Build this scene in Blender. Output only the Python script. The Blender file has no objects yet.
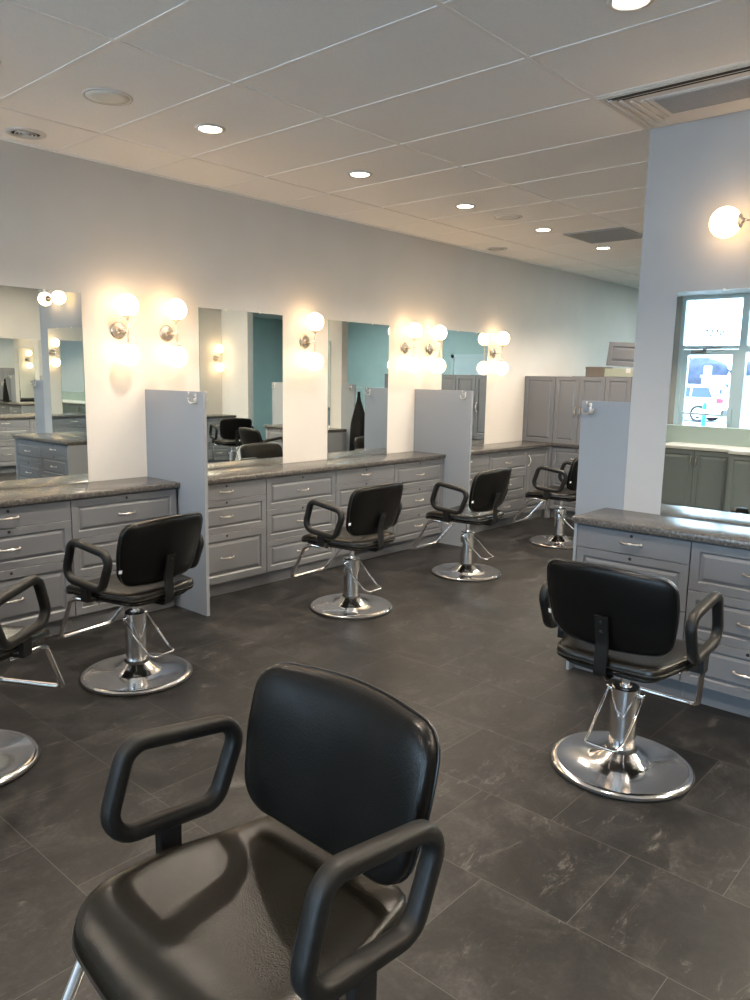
import bpy, bmesh, math, random
from mathutils import Vector, Matrix
PI = math.pi
random.seed(7)
scn = bpy.context.scene
COL = scn.collection

# ------------------------------------------------------------------ materials
def mat(name, color=(.5, .5, .5), rough=.5, metal=0, spec=.5, emit=None, estr=0, coat=0, ior=None):
    m = bpy.data.materials.new(name); m.use_nodes = True
    b = m.node_tree.nodes['Principled BSDF']
    b.inputs['Base Color'].default_value = (*color, 1)
    b.inputs['Roughness'].default_value = rough
    b.inputs['Metallic'].default_value = metal
    b.inputs['Specular IOR Level'].default_value = spec
    if coat: b.inputs['Coat Weight'].default_value = coat
    if emit:
        b.inputs['Emission Color'].default_value = (*emit, 1)
        b.inputs['Emission Strength'].default_value = estr
    return m

def N(m, t, **kw):
    n = m.node_tree.nodes.new(t)
    for k, v in kw.items():
        if hasattr(n, k): setattr(n, k, v)
        else: n.inputs[k].default_value = v
    return n
def L(m, a, b): m.node_tree.links.new(a, b)
def bsdf(m): return m.node_tree.nodes['Principled BSDF']

def noisy(m, c1, c2, scale=20, detail=4, bump=0, bscale=None, space='Object'):
    tc = N(m, 'ShaderNodeTexCoord')
    nz = N(m, 'ShaderNodeTexNoise'); nz.inputs['Scale'].default_value = scale; nz.inputs['Detail'].default_value = detail
    L(m, tc.outputs[space], nz.inputs['Vector'])
    r = N(m, 'ShaderNodeValToRGB')
    r.color_ramp.elements[0].position = .35; r.color_ramp.elements[0].color = (*c1, 1)
    r.color_ramp.elements[1].position = .65; r.color_ramp.elements[1].color = (*c2, 1)
    L(m, nz.outputs['Fac'], r.inputs['Fac']); L(m, r.outputs['Color'], bsdf(m).inputs['Base Color'])
    if bump:
        n2 = N(m, 'ShaderNodeTexNoise'); n2.inputs['Scale'].default_value = bscale or scale; n2.inputs['Detail'].default_value = 3
        L(m, tc.outputs[space], n2.inputs['Vector'])
        bp = N(m, 'ShaderNodeBump'); bp.inputs['Strength'].default_value = bump; bp.inputs['Distance'].default_value = .002
        L(m, n2.outputs['Fac'], bp.inputs['Height']); L(m, bp.outputs['Normal'], bsdf(m).inputs['Normal'])
    return m

M = {}
M['wall'] = noisy(mat('wall_paint', rough=.7), (.52, .50, .47), (.54, .52, .49), 3, 2, .12, 140)  # lit copy, lightened in place of more light on the long wall
M['wall2'] = noisy(mat('cool_grey_island_paint', rough=.7), (.345, .338, .33), (.365, .358, .35), 3, 2, .12, 140)  # same paint as the walls, darkened in place of weaker light here
M['teal'] = noisy(mat('aqua_wall_paint', rough=.7), (.40, .50, .48), (.42, .52, .50), 3, 2, .12, 140)
M['ceil'] = noisy(mat('ceiling_tile', rough=.85), (.87, .85, .82), (.90, .88, .85), 90, 5, .35, 160)
M['tbar'] = mat('ceiling_grid_white', (.84, .82, .79), .5)
M['cab'] = mat('cabinet_grey', (.130, .135, .145), .42)
M['cabdark'] = mat('cabinet_dark_grey', (.18, .215, .225), .45)
M['gap'] = mat('cabinet_carcass_grey', (.05, .05, .05), .7)
M['lam'] = mat('light_grey_laminate', (.215, .23, .252), .45)
M['lamedge'] = mat('laminate_edge_band', (.38, .39, .41), .5)
M['white'] = mat('white_laminate', (.74, .75, .74), .4)
M['chrome'] = mat('chrome', (.82, .82, .83), .13, 1)
M['nickel'] = noisy(mat('brushed_nickel', rough=.38, metal=1), (.55, .50, .45), (.75, .70, .64), 60, 3)
M['plate'] = noisy(mat('satin_nickel_backplate', rough=.3, metal=1), (.34, .30, .26), (.46, .42, .37), 60, 3)
M['black'] = mat('black_plastic', (.007, .007, .007), .45, spec=.3)
M['hole'] = mat('lock_black', (.004, .004, .004), .7)
M['arm'] = noisy(mat('black_urethane', rough=.5, spec=.3), (.005, .005, .0047), (.008, .0078, .0073), 60, 3, .25, 400)
M['vinyl'] = noisy(mat('black_vinyl', rough=.30, spec=.20), (.0040, .0039, .0036), (.0056, .0054, .005), 12, 4, .3, 260)
M['seatvinyl'] = noisy(mat('black_vinyl_worn_seat', rough=.25, spec=.38), (.0065, .0056, .0040), (.0085, .0075, .0055), 12, 4, .3, 260)  # same vinyl, browner; the seat's light sheen is put into the colour
M['piping'] = mat('black_vinyl_piping', (.008, .008, .008), .3)
M['rubber'] = mat('black_rubber', (.01, .01, .01), .6)
M['tag'] = mat('white_care_tag', (.8, .8, .8), .6)
M['globe'] = mat('opal_globe_lit', (.9, .88, .84), .3, emit=(1, .64, .32), estr=6.3)
M['lens'] = mat('downlight_lens_lit', (.9, .9, .88), .4, emit=(1, .83, .62), estr=20)
M['trimw'] = mat('white_fixture', (.62, .60, .57), .4)
M['grille'] = mat('grey_metal_grille', (.33, .335, .34), .5)
M['slot'] = mat('black_slot', (.01, .01, .01), .8)
M['spk'] = noisy(mat('speaker_mesh', rough=.6), (.70, .69, .63), (.76, .75, .69), 500, 2)
M['alu'] = mat('anodised_aluminium_frame', (.72, .86, .92), .4)  # pale blue base carries the daylight bloom around the frames
M['aluw'] = mat('pale_door_paint', (.55, .62, .64), .45)
M['cape'] = noisy(mat('black_cape_nylon', rough=.7, spec=.1), (.003, .003, .003), (.006, .006, .006), 30)
M['card'] = mat('brown_cardboard', (.17, .14, .11), .8)
M['cream'] = mat('cream_carton', (.34, .36, .28), .8)
M['troffer'] = mat('cool_panel_lens_lit', (.9, .9, .9), .4, emit=(.78, .97, 1), estr=36)
M['asphalt'] = noisy(mat('pale_dry_asphalt', rough=.9), (.46, .46, .46), (.54, .54, .54), 5, 5)
M['car'] = mat('white_car_paint', (.75, .75, .75), .25, coat=.6)
M['carglass'] = mat('tinted_car_glass', (.012, .03, .07), .3)
M['tail'] = mat('red_tail_light', (.7, .01, .03), .25)
M['blue'] = mat('blue_painted_bollard', (.0, .12, .65), .45)
M['leaf'] = noisy(mat('bare_winter_foliage', rough=.9), (.035, .042, .075), (.05, .06, .10), 2)
M['bush'] = noisy(mat('green_bush', rough=.9), (.10, .16, .07), (.16, .22, .11), 4)
M['bld'] = mat('pale_building_render', (.62, .58, .55), .8)
M['num'] = mat('frosted_white_vinyl_number', (.75, .76, .78), .6)

# mirror: silvered glass
m = mat('mirror_silver', (.84, .88, .86), .004, 1); M['mirror'] = m
M['mirroredge'] = mat('mirror_glass_edge', (.18, .36, .32), .15)

# window glass that lets light through
m = bpy.data.materials.new('clear_window_glass'); m.use_nodes = True; nt = m.node_tree; nt.nodes.clear()
o = nt.nodes.new('ShaderNodeOutputMaterial'); mx = nt.nodes.new('ShaderNodeMixShader')
tr = nt.nodes.new('ShaderNodeBsdfTransparent'); tr.inputs[0].default_value = (.93, .97, .98, 1)
gl = nt.nodes.new('ShaderNodeBsdfGlossy'); gl.inputs['Roughness'].default_value = .02
fr = nt.nodes.new('ShaderNodeFresnel'); fr.inputs['IOR'].default_value = 1.45
nt.links.new(fr.outputs[0], mx.inputs[0]); nt.links.new(tr.outputs[0], mx.inputs[1]); nt.links.new(gl.outputs[0], mx.inputs[2])
nt.links.new(mx.outputs[0], o.inputs[0]); M['glass'] = m

# countertop: dark speckled laminate
m = mat('dark_speckled_laminate', rough=.23, spec=.45); M['top'] = m
tc = N(m, 'ShaderNodeTexCoord')
n1 = N(m, 'ShaderNodeTexNoise'); n1.inputs['Scale'].default_value = 70; n1.inputs['Detail'].default_value = 8; n1.inputs['Roughness'].default_value = .75
n1.inputs['Distortion'].default_value = .15
L(m, tc.outputs['Object'], n1.inputs['Vector'])
r = N(m, 'ShaderNodeValToRGB'); e = r.color_ramp.elements
e[0].position = .30; e[0].color = (.022, .020, .019, 1); e[1].position = .72; e[1].color = (.20, .185, .17, 1)
x = e.new(.52); x.color = (.075, .070, .066, 1)
L(m, n1.outputs['Fac'], r.inputs['Fac']); L(m, r.outputs['Color'], bsdf(m).inputs['Base Color'])
bp = N(m, 'ShaderNodeBump'); bp.inputs['Strength'].default_value = .15; bp.inputs['Distance'].default_value = .002
L(m, n1.outputs['Fac'], bp.inputs['Height']); L(m, bp.outputs['Normal'], bsdf(m).inputs['Normal'])

# floor: slate-look vinyl tile, thin pale joints, running along y
m = mat('slate_look_floor_tile', rough=.45); M['floor'] = m; bsdf(m).inputs['Specular IOR Level'].default_value = .30
g = N(m, 'ShaderNodeNewGeometry'); sp = N(m, 'ShaderNodeSeparateXYZ'); L(m, g.outputs['Position'], sp.inputs[0])
ax = N(m, 'ShaderNodeMath', operation='ADD'); ax.inputs[1].default_value = -0.117 + 45.7
ay = N(m, 'ShaderNodeMath', operation='ADD'); ay.inputs[1].default_value = -0.015 + 61.0
L(m, sp.outputs['X'], ax.inputs[0]); L(m, sp.outputs['Y'], ay.inputs[0])
cb = N(m, 'ShaderNodeCombineXYZ'); L(m, ay.outputs[0], cb.inputs['X']); L(m, ax.outputs[0], cb.inputs['Y'])
br = N(m, 'ShaderNodeTexBrick'); br.offset = .5; br.offset_frequency = 2; br.squash = 1
for k, v in (('Scale', 1), ('Mortar Size', .0013), ('Mortar Smooth', .2), ('Bias', 0), ('Brick Width', .61), ('Row Height', .457)): br.inputs[k].default_value = v
br.inputs['Color1'].default_value = (0, 0, 0, 1); br.inputs['Color2'].default_value = (1, 1, 1, 1); br.inputs['Mortar'].default_value = (.5, .5, .5, 1)
L(m, cb.outputs[0], br.inputs['Vector'])
# per-tile offset of the pattern
sc3 = N(m, 'ShaderNodeVectorMath', operation='SCALE'); sc3.inputs['Scale'].default_value = 7
L(m, br.outputs['Color'], sc3.inputs[0])
ad = N(m, 'ShaderNodeVectorMath', operation='ADD'); L(m, g.outputs['Position'], ad.inputs[0]); L(m, sc3.outputs[0], ad.inputs[1])
big = N(m, 'ShaderNodeTexNoise'); big.inputs['Scale'].default_value = 3.4; big.inputs['Detail'].default_value = 7; big.inputs['Roughness'].default_value = .74; big.inputs['Distortion'].default_value = .8
L(m, ad.outputs[0], big.inputs['Vector'])
rb = N(m, 'ShaderNodeValToRGB'); e = rb.color_ramp.elements
e[0].position = .34; e[0].color = (.0035, .0036, .004, 1); e[1].position = .66; e[1].color = (.030, .0288, .028, 1)
x = e.new(.5); x.color = (.0105, .0102, .0102, 1)
L(m, big.outputs['Fac'], rb.inputs['Fac'])
fine = N(m, 'ShaderNodeTexNoise'); fine.inputs['Scale'].default_value = 9; fine.inputs['Detail'].default_value = 9; fine.inputs['Roughness'].default_value = .8; fine.inputs['Distortion'].default_value = .9
mp = N(m, 'ShaderNodeMapping'); mp.inputs['Scale'].default_value = (.45, 1.3, 1); mp.inputs['Rotation'].default_value = (0, 0, .5)
L(m, ad.outputs[0], mp.inputs[0]); L(m, mp.outputs[0], fine.inputs['Vector'])
rf = N(m, 'ShaderNodeValToRGB'); e = rf.color_ramp.elements
e[0].position = .57; e[0].color = (0, 0, 0, 1); e[1].position = .66; e[1].color = (1, 1, 1, 1)
L(m, fine.outputs['Fac'], rf.inputs['Fac'])
k1 = N(m, 'ShaderNodeMath', operation='MULTIPLY'); k1.inputs[1].default_value = .38; L(m, rf.outputs['Color'], k1.inputs[0])
mixv = N(m, 'ShaderNodeMixRGB'); mixv.inputs[2].default_value = (.15, .142, .135, 1)
grn = N(m, 'ShaderNodeTexNoise'); grn.inputs['Scale'].default_value = 55; grn.inputs['Detail'].default_value = 6; grn.inputs['Roughness'].default_value = .8
L(m, ad.outputs[0], grn.inputs['Vector'])
gm = N(m, 'ShaderNodeMapRange'); gm.inputs[1].default_value = .3; gm.inputs[2].default_value = .7; gm.inputs[3].default_value = .5; gm.inputs[4].default_value = 1.4
L(m, grn.outputs['Fac'], gm.inputs[0])
gmul = N(m, 'ShaderNodeVectorMath', operation='SCALE'); L(m, rb.outputs['Color'], gmul.inputs[0]); L(m, gm.outputs[0], gmul.inputs['Scale'])
L(m, k1.outputs[0], mixv.inputs[0]); L(m, gmul.outputs[0], mixv.inputs[1])
mixm = N(m, 'ShaderNodeMixRGB'); mixm.inputs[2].default_value = (.075, .073, .07, 1)
km = N(m, 'ShaderNodeMath', operation='MULTIPLY'); km.inputs[1].default_value = .75; L(m, br.outputs['Fac'], km.inputs[0])
L(m, km.outputs[0], mixm.inputs[0]); L(m, mixv.outputs[0], mixm.inputs[1]); L(m, mixm.outputs[0], bsdf(m).inputs['Base Color'])
rr = N(m, 'ShaderNodeMapRange'); rr.inputs[3].default_value = .38; rr.inputs[4].default_value = .52
L(m, fine.outputs['Fac'], rr.inputs[0]); L(m, rr.outputs[0], bsdf(m).inputs['Roughness'])
bp = N(m, 'ShaderNodeBump'); bp.inputs['Strength'].default_value = .22; bp.inputs['Distance'].default_value = .003
L(m, fine.outputs['Fac'], bp.inputs['Height']); L(m, bp.outputs['Normal'], bsdf(m).inputs['Normal'])

# ------------------------------------------------------------------ mesh helpers
def finish(name, bm, material, parent=None, smooth=False, loc=None, rot=None):
    bmesh.ops.recalc_face_normals(bm, faces=bm.faces)
    me = bpy.data.meshes.new(name); bm.to_mesh(me); bm.free()
    for mm in (material if isinstance(material, (list, tuple)) else [material]): me.materials.append(mm)
    if smooth:
        for p in me.polygons: p.use_smooth = True
        if smooth == 'auto': me.set_sharp_from_angle(angle=math.radians(38))
    return link(name, me, parent, loc, rot)
def link(name, me, parent=None, loc=None, rot=None):
    o = bpy.data.objects.new(name, me); COL.objects.link(o)
    if parent: o.parent = parent
    if loc: o.location = loc
    if rot: o.rotation_euler = rot
    return o
def tag(o, label=None, cat=None, group=None, kind=None):
    if label: o['label'] = label
    if cat: o['category'] = cat
    if group: o['group'] = group
    if kind: o['kind'] = kind
    return o
def empty(name, loc=(0, 0, 0), rz=0, **kw):
    o = bpy.data.objects.new(name, None); o.empty_display_size = .1; COL.objects.link(o)
    o.location = loc; o.rotation_euler = (0, 0, rz); tag(o, **kw); return o
def copy_tree(o, parent=None):
    c = o.copy(); COL.objects.link(c); c.parent = parent
    for ch in list(o.children): copy_tree(ch, c)
    return c

def box(bm, x0, x1, y0, y1, z0, z1, bev=0, mi=0, seg=2):
    v = [bm.verts.new((x, y, z)) for x in (x0, x1) for y in (y0, y1) for z in (z0, z1)]
    fs = [bm.faces.new([v[i] for i in q]) for q in ((0, 1, 3, 2), (4, 6, 7, 5), (0, 4, 5, 1), (2, 3, 7, 6), (0, 2, 6, 4), (1, 5, 7, 3))]
    for f in fs: f.material_index = mi
    if bev:
        es = list({e for f in fs for e in f.edges})
        bmesh.ops.bevel(bm, geom=es, offset=bev, segments=seg, affect='EDGES', profile=.5, material=-1)
def bx(name, x0, x1, y0, y1, z0, z1, material, parent=None, bev=0, smooth=False):
    bm = bmesh.new(); box(bm, x0, x1, y0, y1, z0, z1, bev); return finish(name, bm, material, parent, smooth)

def fillet(pts, r, closed=False, n=6):
    P = [Vector(p) for p in pts]; out = []; k = len(P)
    for i in range(k):
        if not closed and i in (0, k - 1): out.append(P[i]); continue
        a, b, c = P[i - 1], P[i], P[(i + 1) % k]
        u = (a - b); w = (c - b); rad = r[i] if isinstance(r, (list, tuple)) else r
        ang = u.angle(w); d = min(rad / math.tan(ang / 2), u.length * .48, w.length * .48); rad2 = d * math.tan(ang / 2)
        u.normalize(); w.normalize(); bis = (u + w).normalized(); cen = b + bis * (rad2 / math.sin(ang / 2))
        p0 = b + u * d; p1 = b + w * d; v0 = p0 - cen; v1 = p1 - cen; tot = v0.angle(v1)
        axis = v0.cross(v1).normalized()
        for j in range(n + 1): out.append(cen + Matrix.Rotation(tot * j / n, 3, axis) @ v0)
    return out
def tube(bm, pts, r, closed=False, n=10, sect=None, up=None, caps=True):
    """sweep; r radius or list; sect: (a,b,p) superellipse half sizes, a along 'up' vector"""
    P = [Vector(p) for p in pts]; k = len(P); rings = []
    ref = Vector(up) if up else None; prev = None
    for i in range(k):
        if closed: t = (P[(i + 1) % k] - P[i - 1])
        else: t = P[min(i + 1, k - 1)] - P[max(i - 1, 0)]
        t.normalize()
        if ref: a = (ref - t * ref.dot(t)).normalized()
        else:
            if prev is None: a = t.orthogonal().normalized()
            else: a = (prev - t * prev.dot(t)).normalized()
            prev = a
        b = t.cross(a); rad = r[i] if isinstance(r, (list, tuple)) else r; ring = []
        for j in range(n):
            th = 2 * PI * j / n; c, s = math.cos(th), math.sin(th)
            if sect:
                A, B, p = sect; c = math.copysign(abs(c) ** (2 / p), c) * A; s = math.copysign(abs(s) ** (2 / p), s) * B
            else: c *= rad; s *= rad
            ring.append(bm.verts.new(P[i] + a * c + b * s))
        rings.append(ring)
    for i in range(k if closed else k - 1):
        A, B = rings[i], rings[(i + 1) % k]
        for j in range(n): bm.faces.new((A[j], A[(j + 1) % n], B[(j + 1) % n], B[j]))
    if not closed and caps: bm.faces.new(rings[0]); bm.faces.new(rings[-1])
def lathe(bm, prof, n=40, c=(0, 0, 0), axis='z'):
    rings = []
    for r, z in prof:
        ring = []
        if r < 1e-6: rings.append([bm.verts.new(_ax(0, 0, z, c, axis))]); continue
        for j in range(n):
            th = 2 * PI * j / n; ring.append(bm.verts.new(_ax(r * math.cos(th), r * math.sin(th), z, c, axis)))
        rings.append(ring)
    for A, B in zip(rings, rings[1:]):
        if len(A) == 1 and len(B) == 1: continue
        for j in range(n):
            if len(A) == 1: bm.faces.new((A[0], B[j], B[(j + 1) % n]))
            elif len(B) == 1: bm.faces.new((A[j], A[(j + 1) % n], B[0]))
            else: bm.faces.new((A[j], A[(j + 1) % n], B[(j + 1) % n], B[j]))
def _ax(a, b, z, c, axis):
    if axis == 'z': p = (a, b, z)
    elif axis == 'y': p = (a, -z, b)     # axis points to -y
    else: p = (z, a, b)
    return (p[0] + c[0], p[1] + c[1], p[2] + c[2])
def sphere_prof(r, n=14): return [(r * math.sin(PI * i / n), -r * math.cos(PI * i / n)) for i in range(n + 1)]

def panel_rings(bm, x0, x1, z0, z1, rings, back):
    """raised panel front: rings = [(inset, y)], outermost first; last one is filled; front faces -y"""
    V = []
    for ins, y in rings:
        V.append([bm.verts.new(c) for c in ((x0 + ins, y, z0 + ins), (x1 - ins, y, z0 + ins), (x1 - ins, y, z1 - ins), (x0 + ins, y, z1 - ins))])
    bk = [bm.verts.new(c) for c in ((x0, back, z0), (x1, back, z0), (x1, back, z1), (x0, back, z1))]
    V.insert(0, bk)
    for A, B in zip(V, V[1:]):
        for j in range(4): bm.faces.new((A[j], A[(j + 1) % 4], B[(j + 1) % 4], B[j]))
    bm.faces.new(V[-1]); bm.faces.new(bk[::-1])
RAISED = [(0, .0015), (.0015, 0), (.050, 0), (.054, .004), (.058, .008), (.066, .008), (.088, .0015), (.091, .0015)]
RAISED_S = [(0, .0015), (.0015, 0), (.042, 0), (.045, .004), (.048, .008), (.053, .008), (.068, .0015), (.070, .0015)]
FLAT = [(0, .0015), (.0015, 0)]

_cache = {}
def shared(key, fn, material, smooth=False):
    if key not in _cache:
        bm = bmesh.new(); fn(bm); bmesh.ops.recalc_face_normals(bm, faces=bm.faces)
        me = bpy.data.meshes.new(key[0]); bm.to_mesh(me); bm.free(); me.materials.append(material)
        if smooth:
            for p in me.polygons: p.use_smooth = True
            if smooth == 'auto': me.set_sharp_from_angle(angle=math.radians(38))
        _cache[key] = me
    return _cache[key]

def handle_bm(bm):       # bow pull with a swelling in the middle, along x, standing off -y
    w = .055; pts = []; rad = []
    for i in range(17):
        t = -1 + i / 8; y = -.004 - .022 * (1 - abs(t) ** 2.6)
        pts.append((t * w, y, 0)); rad.append(.0032 + .0042 * math.exp(-(t / .28) ** 2) + .0012 * abs(math.sin(t * 14)))
    tube(bm, pts, rad, n=8)
    for s in (-1, 1): lathe(bm, [(0, 0), (.0075, 0), (.0075, .003), (.004, .007), (0, .009)], 10, (s * w, 0, 0), 'y')
def handle(parent, x, y, z, vertical=False):
    me = shared(('handle',), handle_bm, M['nickel'], True)
    return link('handle', me, parent, (x, y, z), (0, PI / 2, 0) if vertical else None)
def lock(parent, x, y, z):
    me = shared(('lock',), lambda bm: lathe(bm, [(0, 0), (.0085, 0), (.0085, .002), (.006, .0035), (0, .0035)], 14, (0, 0, 0), 'y'), M['hole'])
    return link('lock', me, parent, (x, y, z))

# ------------------------------------------------------------------ cabinets
KICK, FT, UNDER, TOP = .108, .836, .842, .880
def cabinet(name, w, kinds, loc, rz, label, group=None, depth=.385, mt='cab', cat='cabinet', locks=True, doors=None, ztop=UNDER):
    t = empty(name, loc, rz, label=label, cat=cat, group=group)
    bx('carcass', .001, w - .001, .019, depth, KICK, ztop, M['gap'], t)
    bx('plinth', .0, w, .060, .078, 0, KICK, M[mt], t)
    if kinds:
        z = FT
        for u in kinds:
            h = u * (FT - KICK) / 3; z0, z1 = z - h + .0015, z - .0015
            big = u >= 1
            rings = RAISED_S if u <= 1.001 else RAISED
            if not big: rings = FLAT
            me = shared(('drawer', round(w, 3), u, mt), lambda bm: panel_rings(bm, .002, w - .002, 0, z1 - z0, rings, .0185), M[mt])
            d = link('drawer', me, t, (0, 0, z0))
            handle(d, w / 2, 0, (z1 - z0) * (.5 if u < 1.4 else .5))
            if locks: lock(d, w / 2, 0, (z1 - z0) - .020)
            z -= h
    if doors:
        n = len(doors)
        for i, side in enumerate(doors):
            dw = w / n
            me = shared(('door', round(dw, 3), mt), lambda bm: panel_rings(bm, .002, dw - .002, 0, FT - KICK - .003, RAISED, .0185), M[mt])
            d = link('door', me, t, (i * dw, 0, KICK + .0015))
            handle(d, .03 if side == 'l' else dw - .03, 0, (FT - KICK) - .13, True)
    return t
A_, B_ = (.5, 1, 1.5), (1, 1, 1)

YW, XR, CZ = 4.802, 4.193, 2.937
YF = 4.412      # cabinet faces on the long wall
def worktop(name, x0, x1, y0, y1, label, z0=UNDER, z1=TOP, mt='top', bev=.006, parent=None):
    o = bx(name, x0, x1, y0, y1, z0, z1, M[mt], parent, bev, 'auto')
    return tag(o, label, 'worktop')

# ------------------------------------------------------------------ room shell
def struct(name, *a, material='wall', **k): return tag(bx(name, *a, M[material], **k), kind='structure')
struct('floor', -4.4, 13.1, -5.2, 5.0, -.1, 0, material='floor')
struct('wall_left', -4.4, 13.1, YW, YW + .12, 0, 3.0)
struct('wall_back', 13.0, 13.12, -5.2, 5.0, 0, 3.0, material='teal')
struct('wall_right', -4.2, 7.0, -3.22, -3.10, 0, 3.0)
struct('wall_right_return', 7.0, 7.1, -3.22, -1.8, 0, 3.0)
struct('wall_right_jog', 7.0, 8.6, -1.9, -1.8, 0, 3.0)
struct('wall_right_end', 8.6, 8.72, -5.2, -1.07, 0, 3.0)
struct('wall_far_right', 8.72, 13.1, -5.2, -5.08, 0, 3.0, material='teal')
struct('ceiling', -4.4, 13.1, -5.2, 5.0, CZ, 3.05, material='ceil')
# grid of the suspended ceiling
bm = bmesh.new(); gy = [3.052 + 1.204 * k for k in range(-7, 2)]; gx = [1.795 + .6 * k for k in range(-10, 19)]
for y in gy: box(bm, -4.3, 13.0, y - .012, y + .012, CZ - .003, CZ + .002)
for x in gx: box(bm, x - .012, x + .012, -5.1, YW, CZ - .0025, CZ + .002)
tag(finish('trim_1', bm, M['tbar']), kind='structure')
bm = bmesh.new(); box(bm, -4.2, 13.0, YW - .020, YW, CZ - .008, CZ); box(bm, 12.98, 13.0, -5, YW, CZ - .008, CZ)
tag(finish('trim_2', bm, M['tbar']), kind='structure')
# island walls standing free in the room, stations on their front side
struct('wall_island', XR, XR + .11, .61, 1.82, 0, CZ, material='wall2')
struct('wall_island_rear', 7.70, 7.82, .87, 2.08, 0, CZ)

# ------------------------------------------------------------------ dividers with coat hooks
def hook_bm(bm):     # double coat hook on a plate, standing off -y
    box(bm, -.008, .008, -.004, 0, -.035, .03, .0015)
    tube(bm, fillet([(0, -.003, .012), (0, -.03, .008), (0, -.052, .022), (0, -.055, .034)], .012, n=4), .0042, n=8)
    for s in (-1, 1):
        tube(bm, fillet([(0, -.003, -.02), (s * .012, -.022, -.034), (s * .03, -.034, -.026), (s * .034, -.036, -.008)], .012, n=4), .0038, n=8)
        lathe(bm, sphere_prof(.0062, 8), 10, (s * .034, -.036, -.006))
    lathe(bm, sphere_prof(.0062, 8), 10, (0, -.055, .036))
def hook(parent, loc, rz):
    return link('coat_hook', shared(('coat_hook',), hook_bm, M['nickel'], True), parent, loc, (0, 0, rz))
def divider(x0, x1, y0, y1, label, hooks, h=1.492):
    o = bx('divider_panel', x0, x1, y0, y1, 0, h, M['lam'], None, .0015)
    tag(o, label, 'divider', 'grey laminate dividers between the stations')
    for (hx, hy, rz) in hooks: hook(o, (hx, hy, 1.45), rz)
    return o
divider(2.960, 2.985, 4.12, YW - .001, 'tall grey divider panel at the end of the nearest left worktop', [(2.960, 4.20, -PI / 2), (2.985, 4.20, PI / 2)])
divider(5.962, 5.987, 4.12, YW - .001, 'grey divider panel farther down the long wall, behind two black chairs', [(5.962, 4.19, -PI / 2), (5.987, 4.19, PI / 2)])
divider(XR + .001, XR + .026, 1.821, 2.118, 'pale blue-grey half height divider left of the island wall, hook on its corner', [(XR + .001, 2.06, -PI / 2)])
divider(XR + .001, XR + .026, .36, .609, 'pale half height divider at the window end of the island wall', [(XR + .001, .42, -PI / 2)])
dv = divider(7.701, 7.726, 2.081, 2.33, 'pale half height divider beside the hanging cape, seen only in the mirrors', [(7.701, 2.27, -PI / 2)])
divider(7.701, 7.726, .62, .869, 'half height divider of the rear island, away from the cape', [(7.701, .68, -PI / 2)])

# ------------------------------------------------------------------ long wall stations
cabinet('drawer_cabinet', .748, A_, (.698, YF, 0), 0, 'grey drawer cabinet out of frame left of the nearest worktop run')
cabinet('drawer_cabinet', .746, A_, (1.447, YF, 0), 0, 'grey cabinet of three unequal drawers at the left photo edge')
cabinet('drawer_cabinet', .746, B_, (2.194, YF, 0), 0, 'grey cabinet of three equal drawers behind the second chair from left')
worktop('worktop', .69, 2.9595, 4.394, YW - .001, 'dark speckled worktop nearest on the left, ending at the tall divider')
c0 = 2.986; cw = (5.961 - 2.986) / 4
for i, (kd, lb) in enumerate([(A_, 'grey cabinet of unequal drawers directly right of the tall divider'),
                              (B_, 'grey cabinet of equal drawers left of the middle chair, second in the middle run'),
                              (A_, 'grey cabinet of unequal drawers behind the middle chair back, third in the middle run'),
                              (B_, 'grey cabinet of equal drawers at the far end of the middle run')]):
    cabinet('drawer_cabinet', cw, kd, (c0 + i * cw, YF, 0), 0, lb)
worktop('worktop', 2.986, 5.9615, 4.394, YW - .001, 'long dark speckled worktop under the two middle mirrors')
cabinet('drawer_cabinet', .76, A_, (5.988, YF, 0), 0, 'grey unequal drawer cabinet mostly hidden by the far divider')
cabinet('drawer_cabinet', .762, B_, (6.750, YF, 0), 0, 'grey equal drawer cabinet between far divider and the tall handled door')
dc = cabinet('door_cabinet', .48, None, (7.514, YF, 0), 0, 'grey single door base cabinet in the far corner of the worktop', doors='l')
bx('filler', .481, .56, -.0165, .016, 0, UNDER - .001, M['cab'], dc)
worktop('corner_worktop', 5.988, 8.011, 4.394, YW - .001, 'dark worktop of the far station running into the corner cabinets')

# cross run (faces -x) with wall cabinets standing on it
RZ = -PI / 2
XP = 8.030
for i, (y, kd, lb) in enumerate([(4.394, B_, 'grey drawer cabinet of the far cross run, in the corner'),
                                 (3.784, A_, 'grey drawer cabinet of the far cross run, behind the farthest chair'),
                                 (3.174, B_, 'grey drawer cabinet at the free end of the far cross run')]):
    cabinet('drawer_cabinet', .61, kd, (XP, y, 0), RZ, lb)
worktop('worktop', 8.0125, 8.44, 2.545, YW - .001, 'dark worktop of the far cross run below the upright wall cabinets')
def wall_cabinet(y, ws, label, handles):
    t = empty('wall_cabinet', (8.022, y, TOP + .001), RZ, label=label, cat='cabinet', group='taupe wall cabinets standing on the far cross run')
    W = sum(ws); H = .765
    bx('carcass', .001, W - .001, .019, .35, 0, H, M['cab'], t)
    x = 0
    for wd, hs in zip(ws, handles):
        me = shared(('door', round(wd, 3), 'wall'), lambda bm: panel_rings(bm, .002, wd - .002, 0, H - .002, RAISED_S, .0185), M['cab'])
        d = link('door', me, t, (x, 0, .001))
        if hs: handle(d, wd - .03 if hs == 'r' else .03, 0, .37, True)
        x += wd
    return t
wall_cabinet(4.798, (.405,), 'leftmost taupe wall cabinet, touching the long wall in the far corner', (None,))
wall_cabinet(4.392, (.299, .306), 'double door wall cabinet with bow handles, second from the far corner', ('r', 'l'))
wall_cabinet(3.786, (.296, .300), 'double door wall cabinet under the leaning drawer front', ('r', 'l'))
wall_cabinet(3.189, (.30, .30), 'last wall cabinet of the far cross run, hidden behind the island wall', ('r', 'l'))
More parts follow.
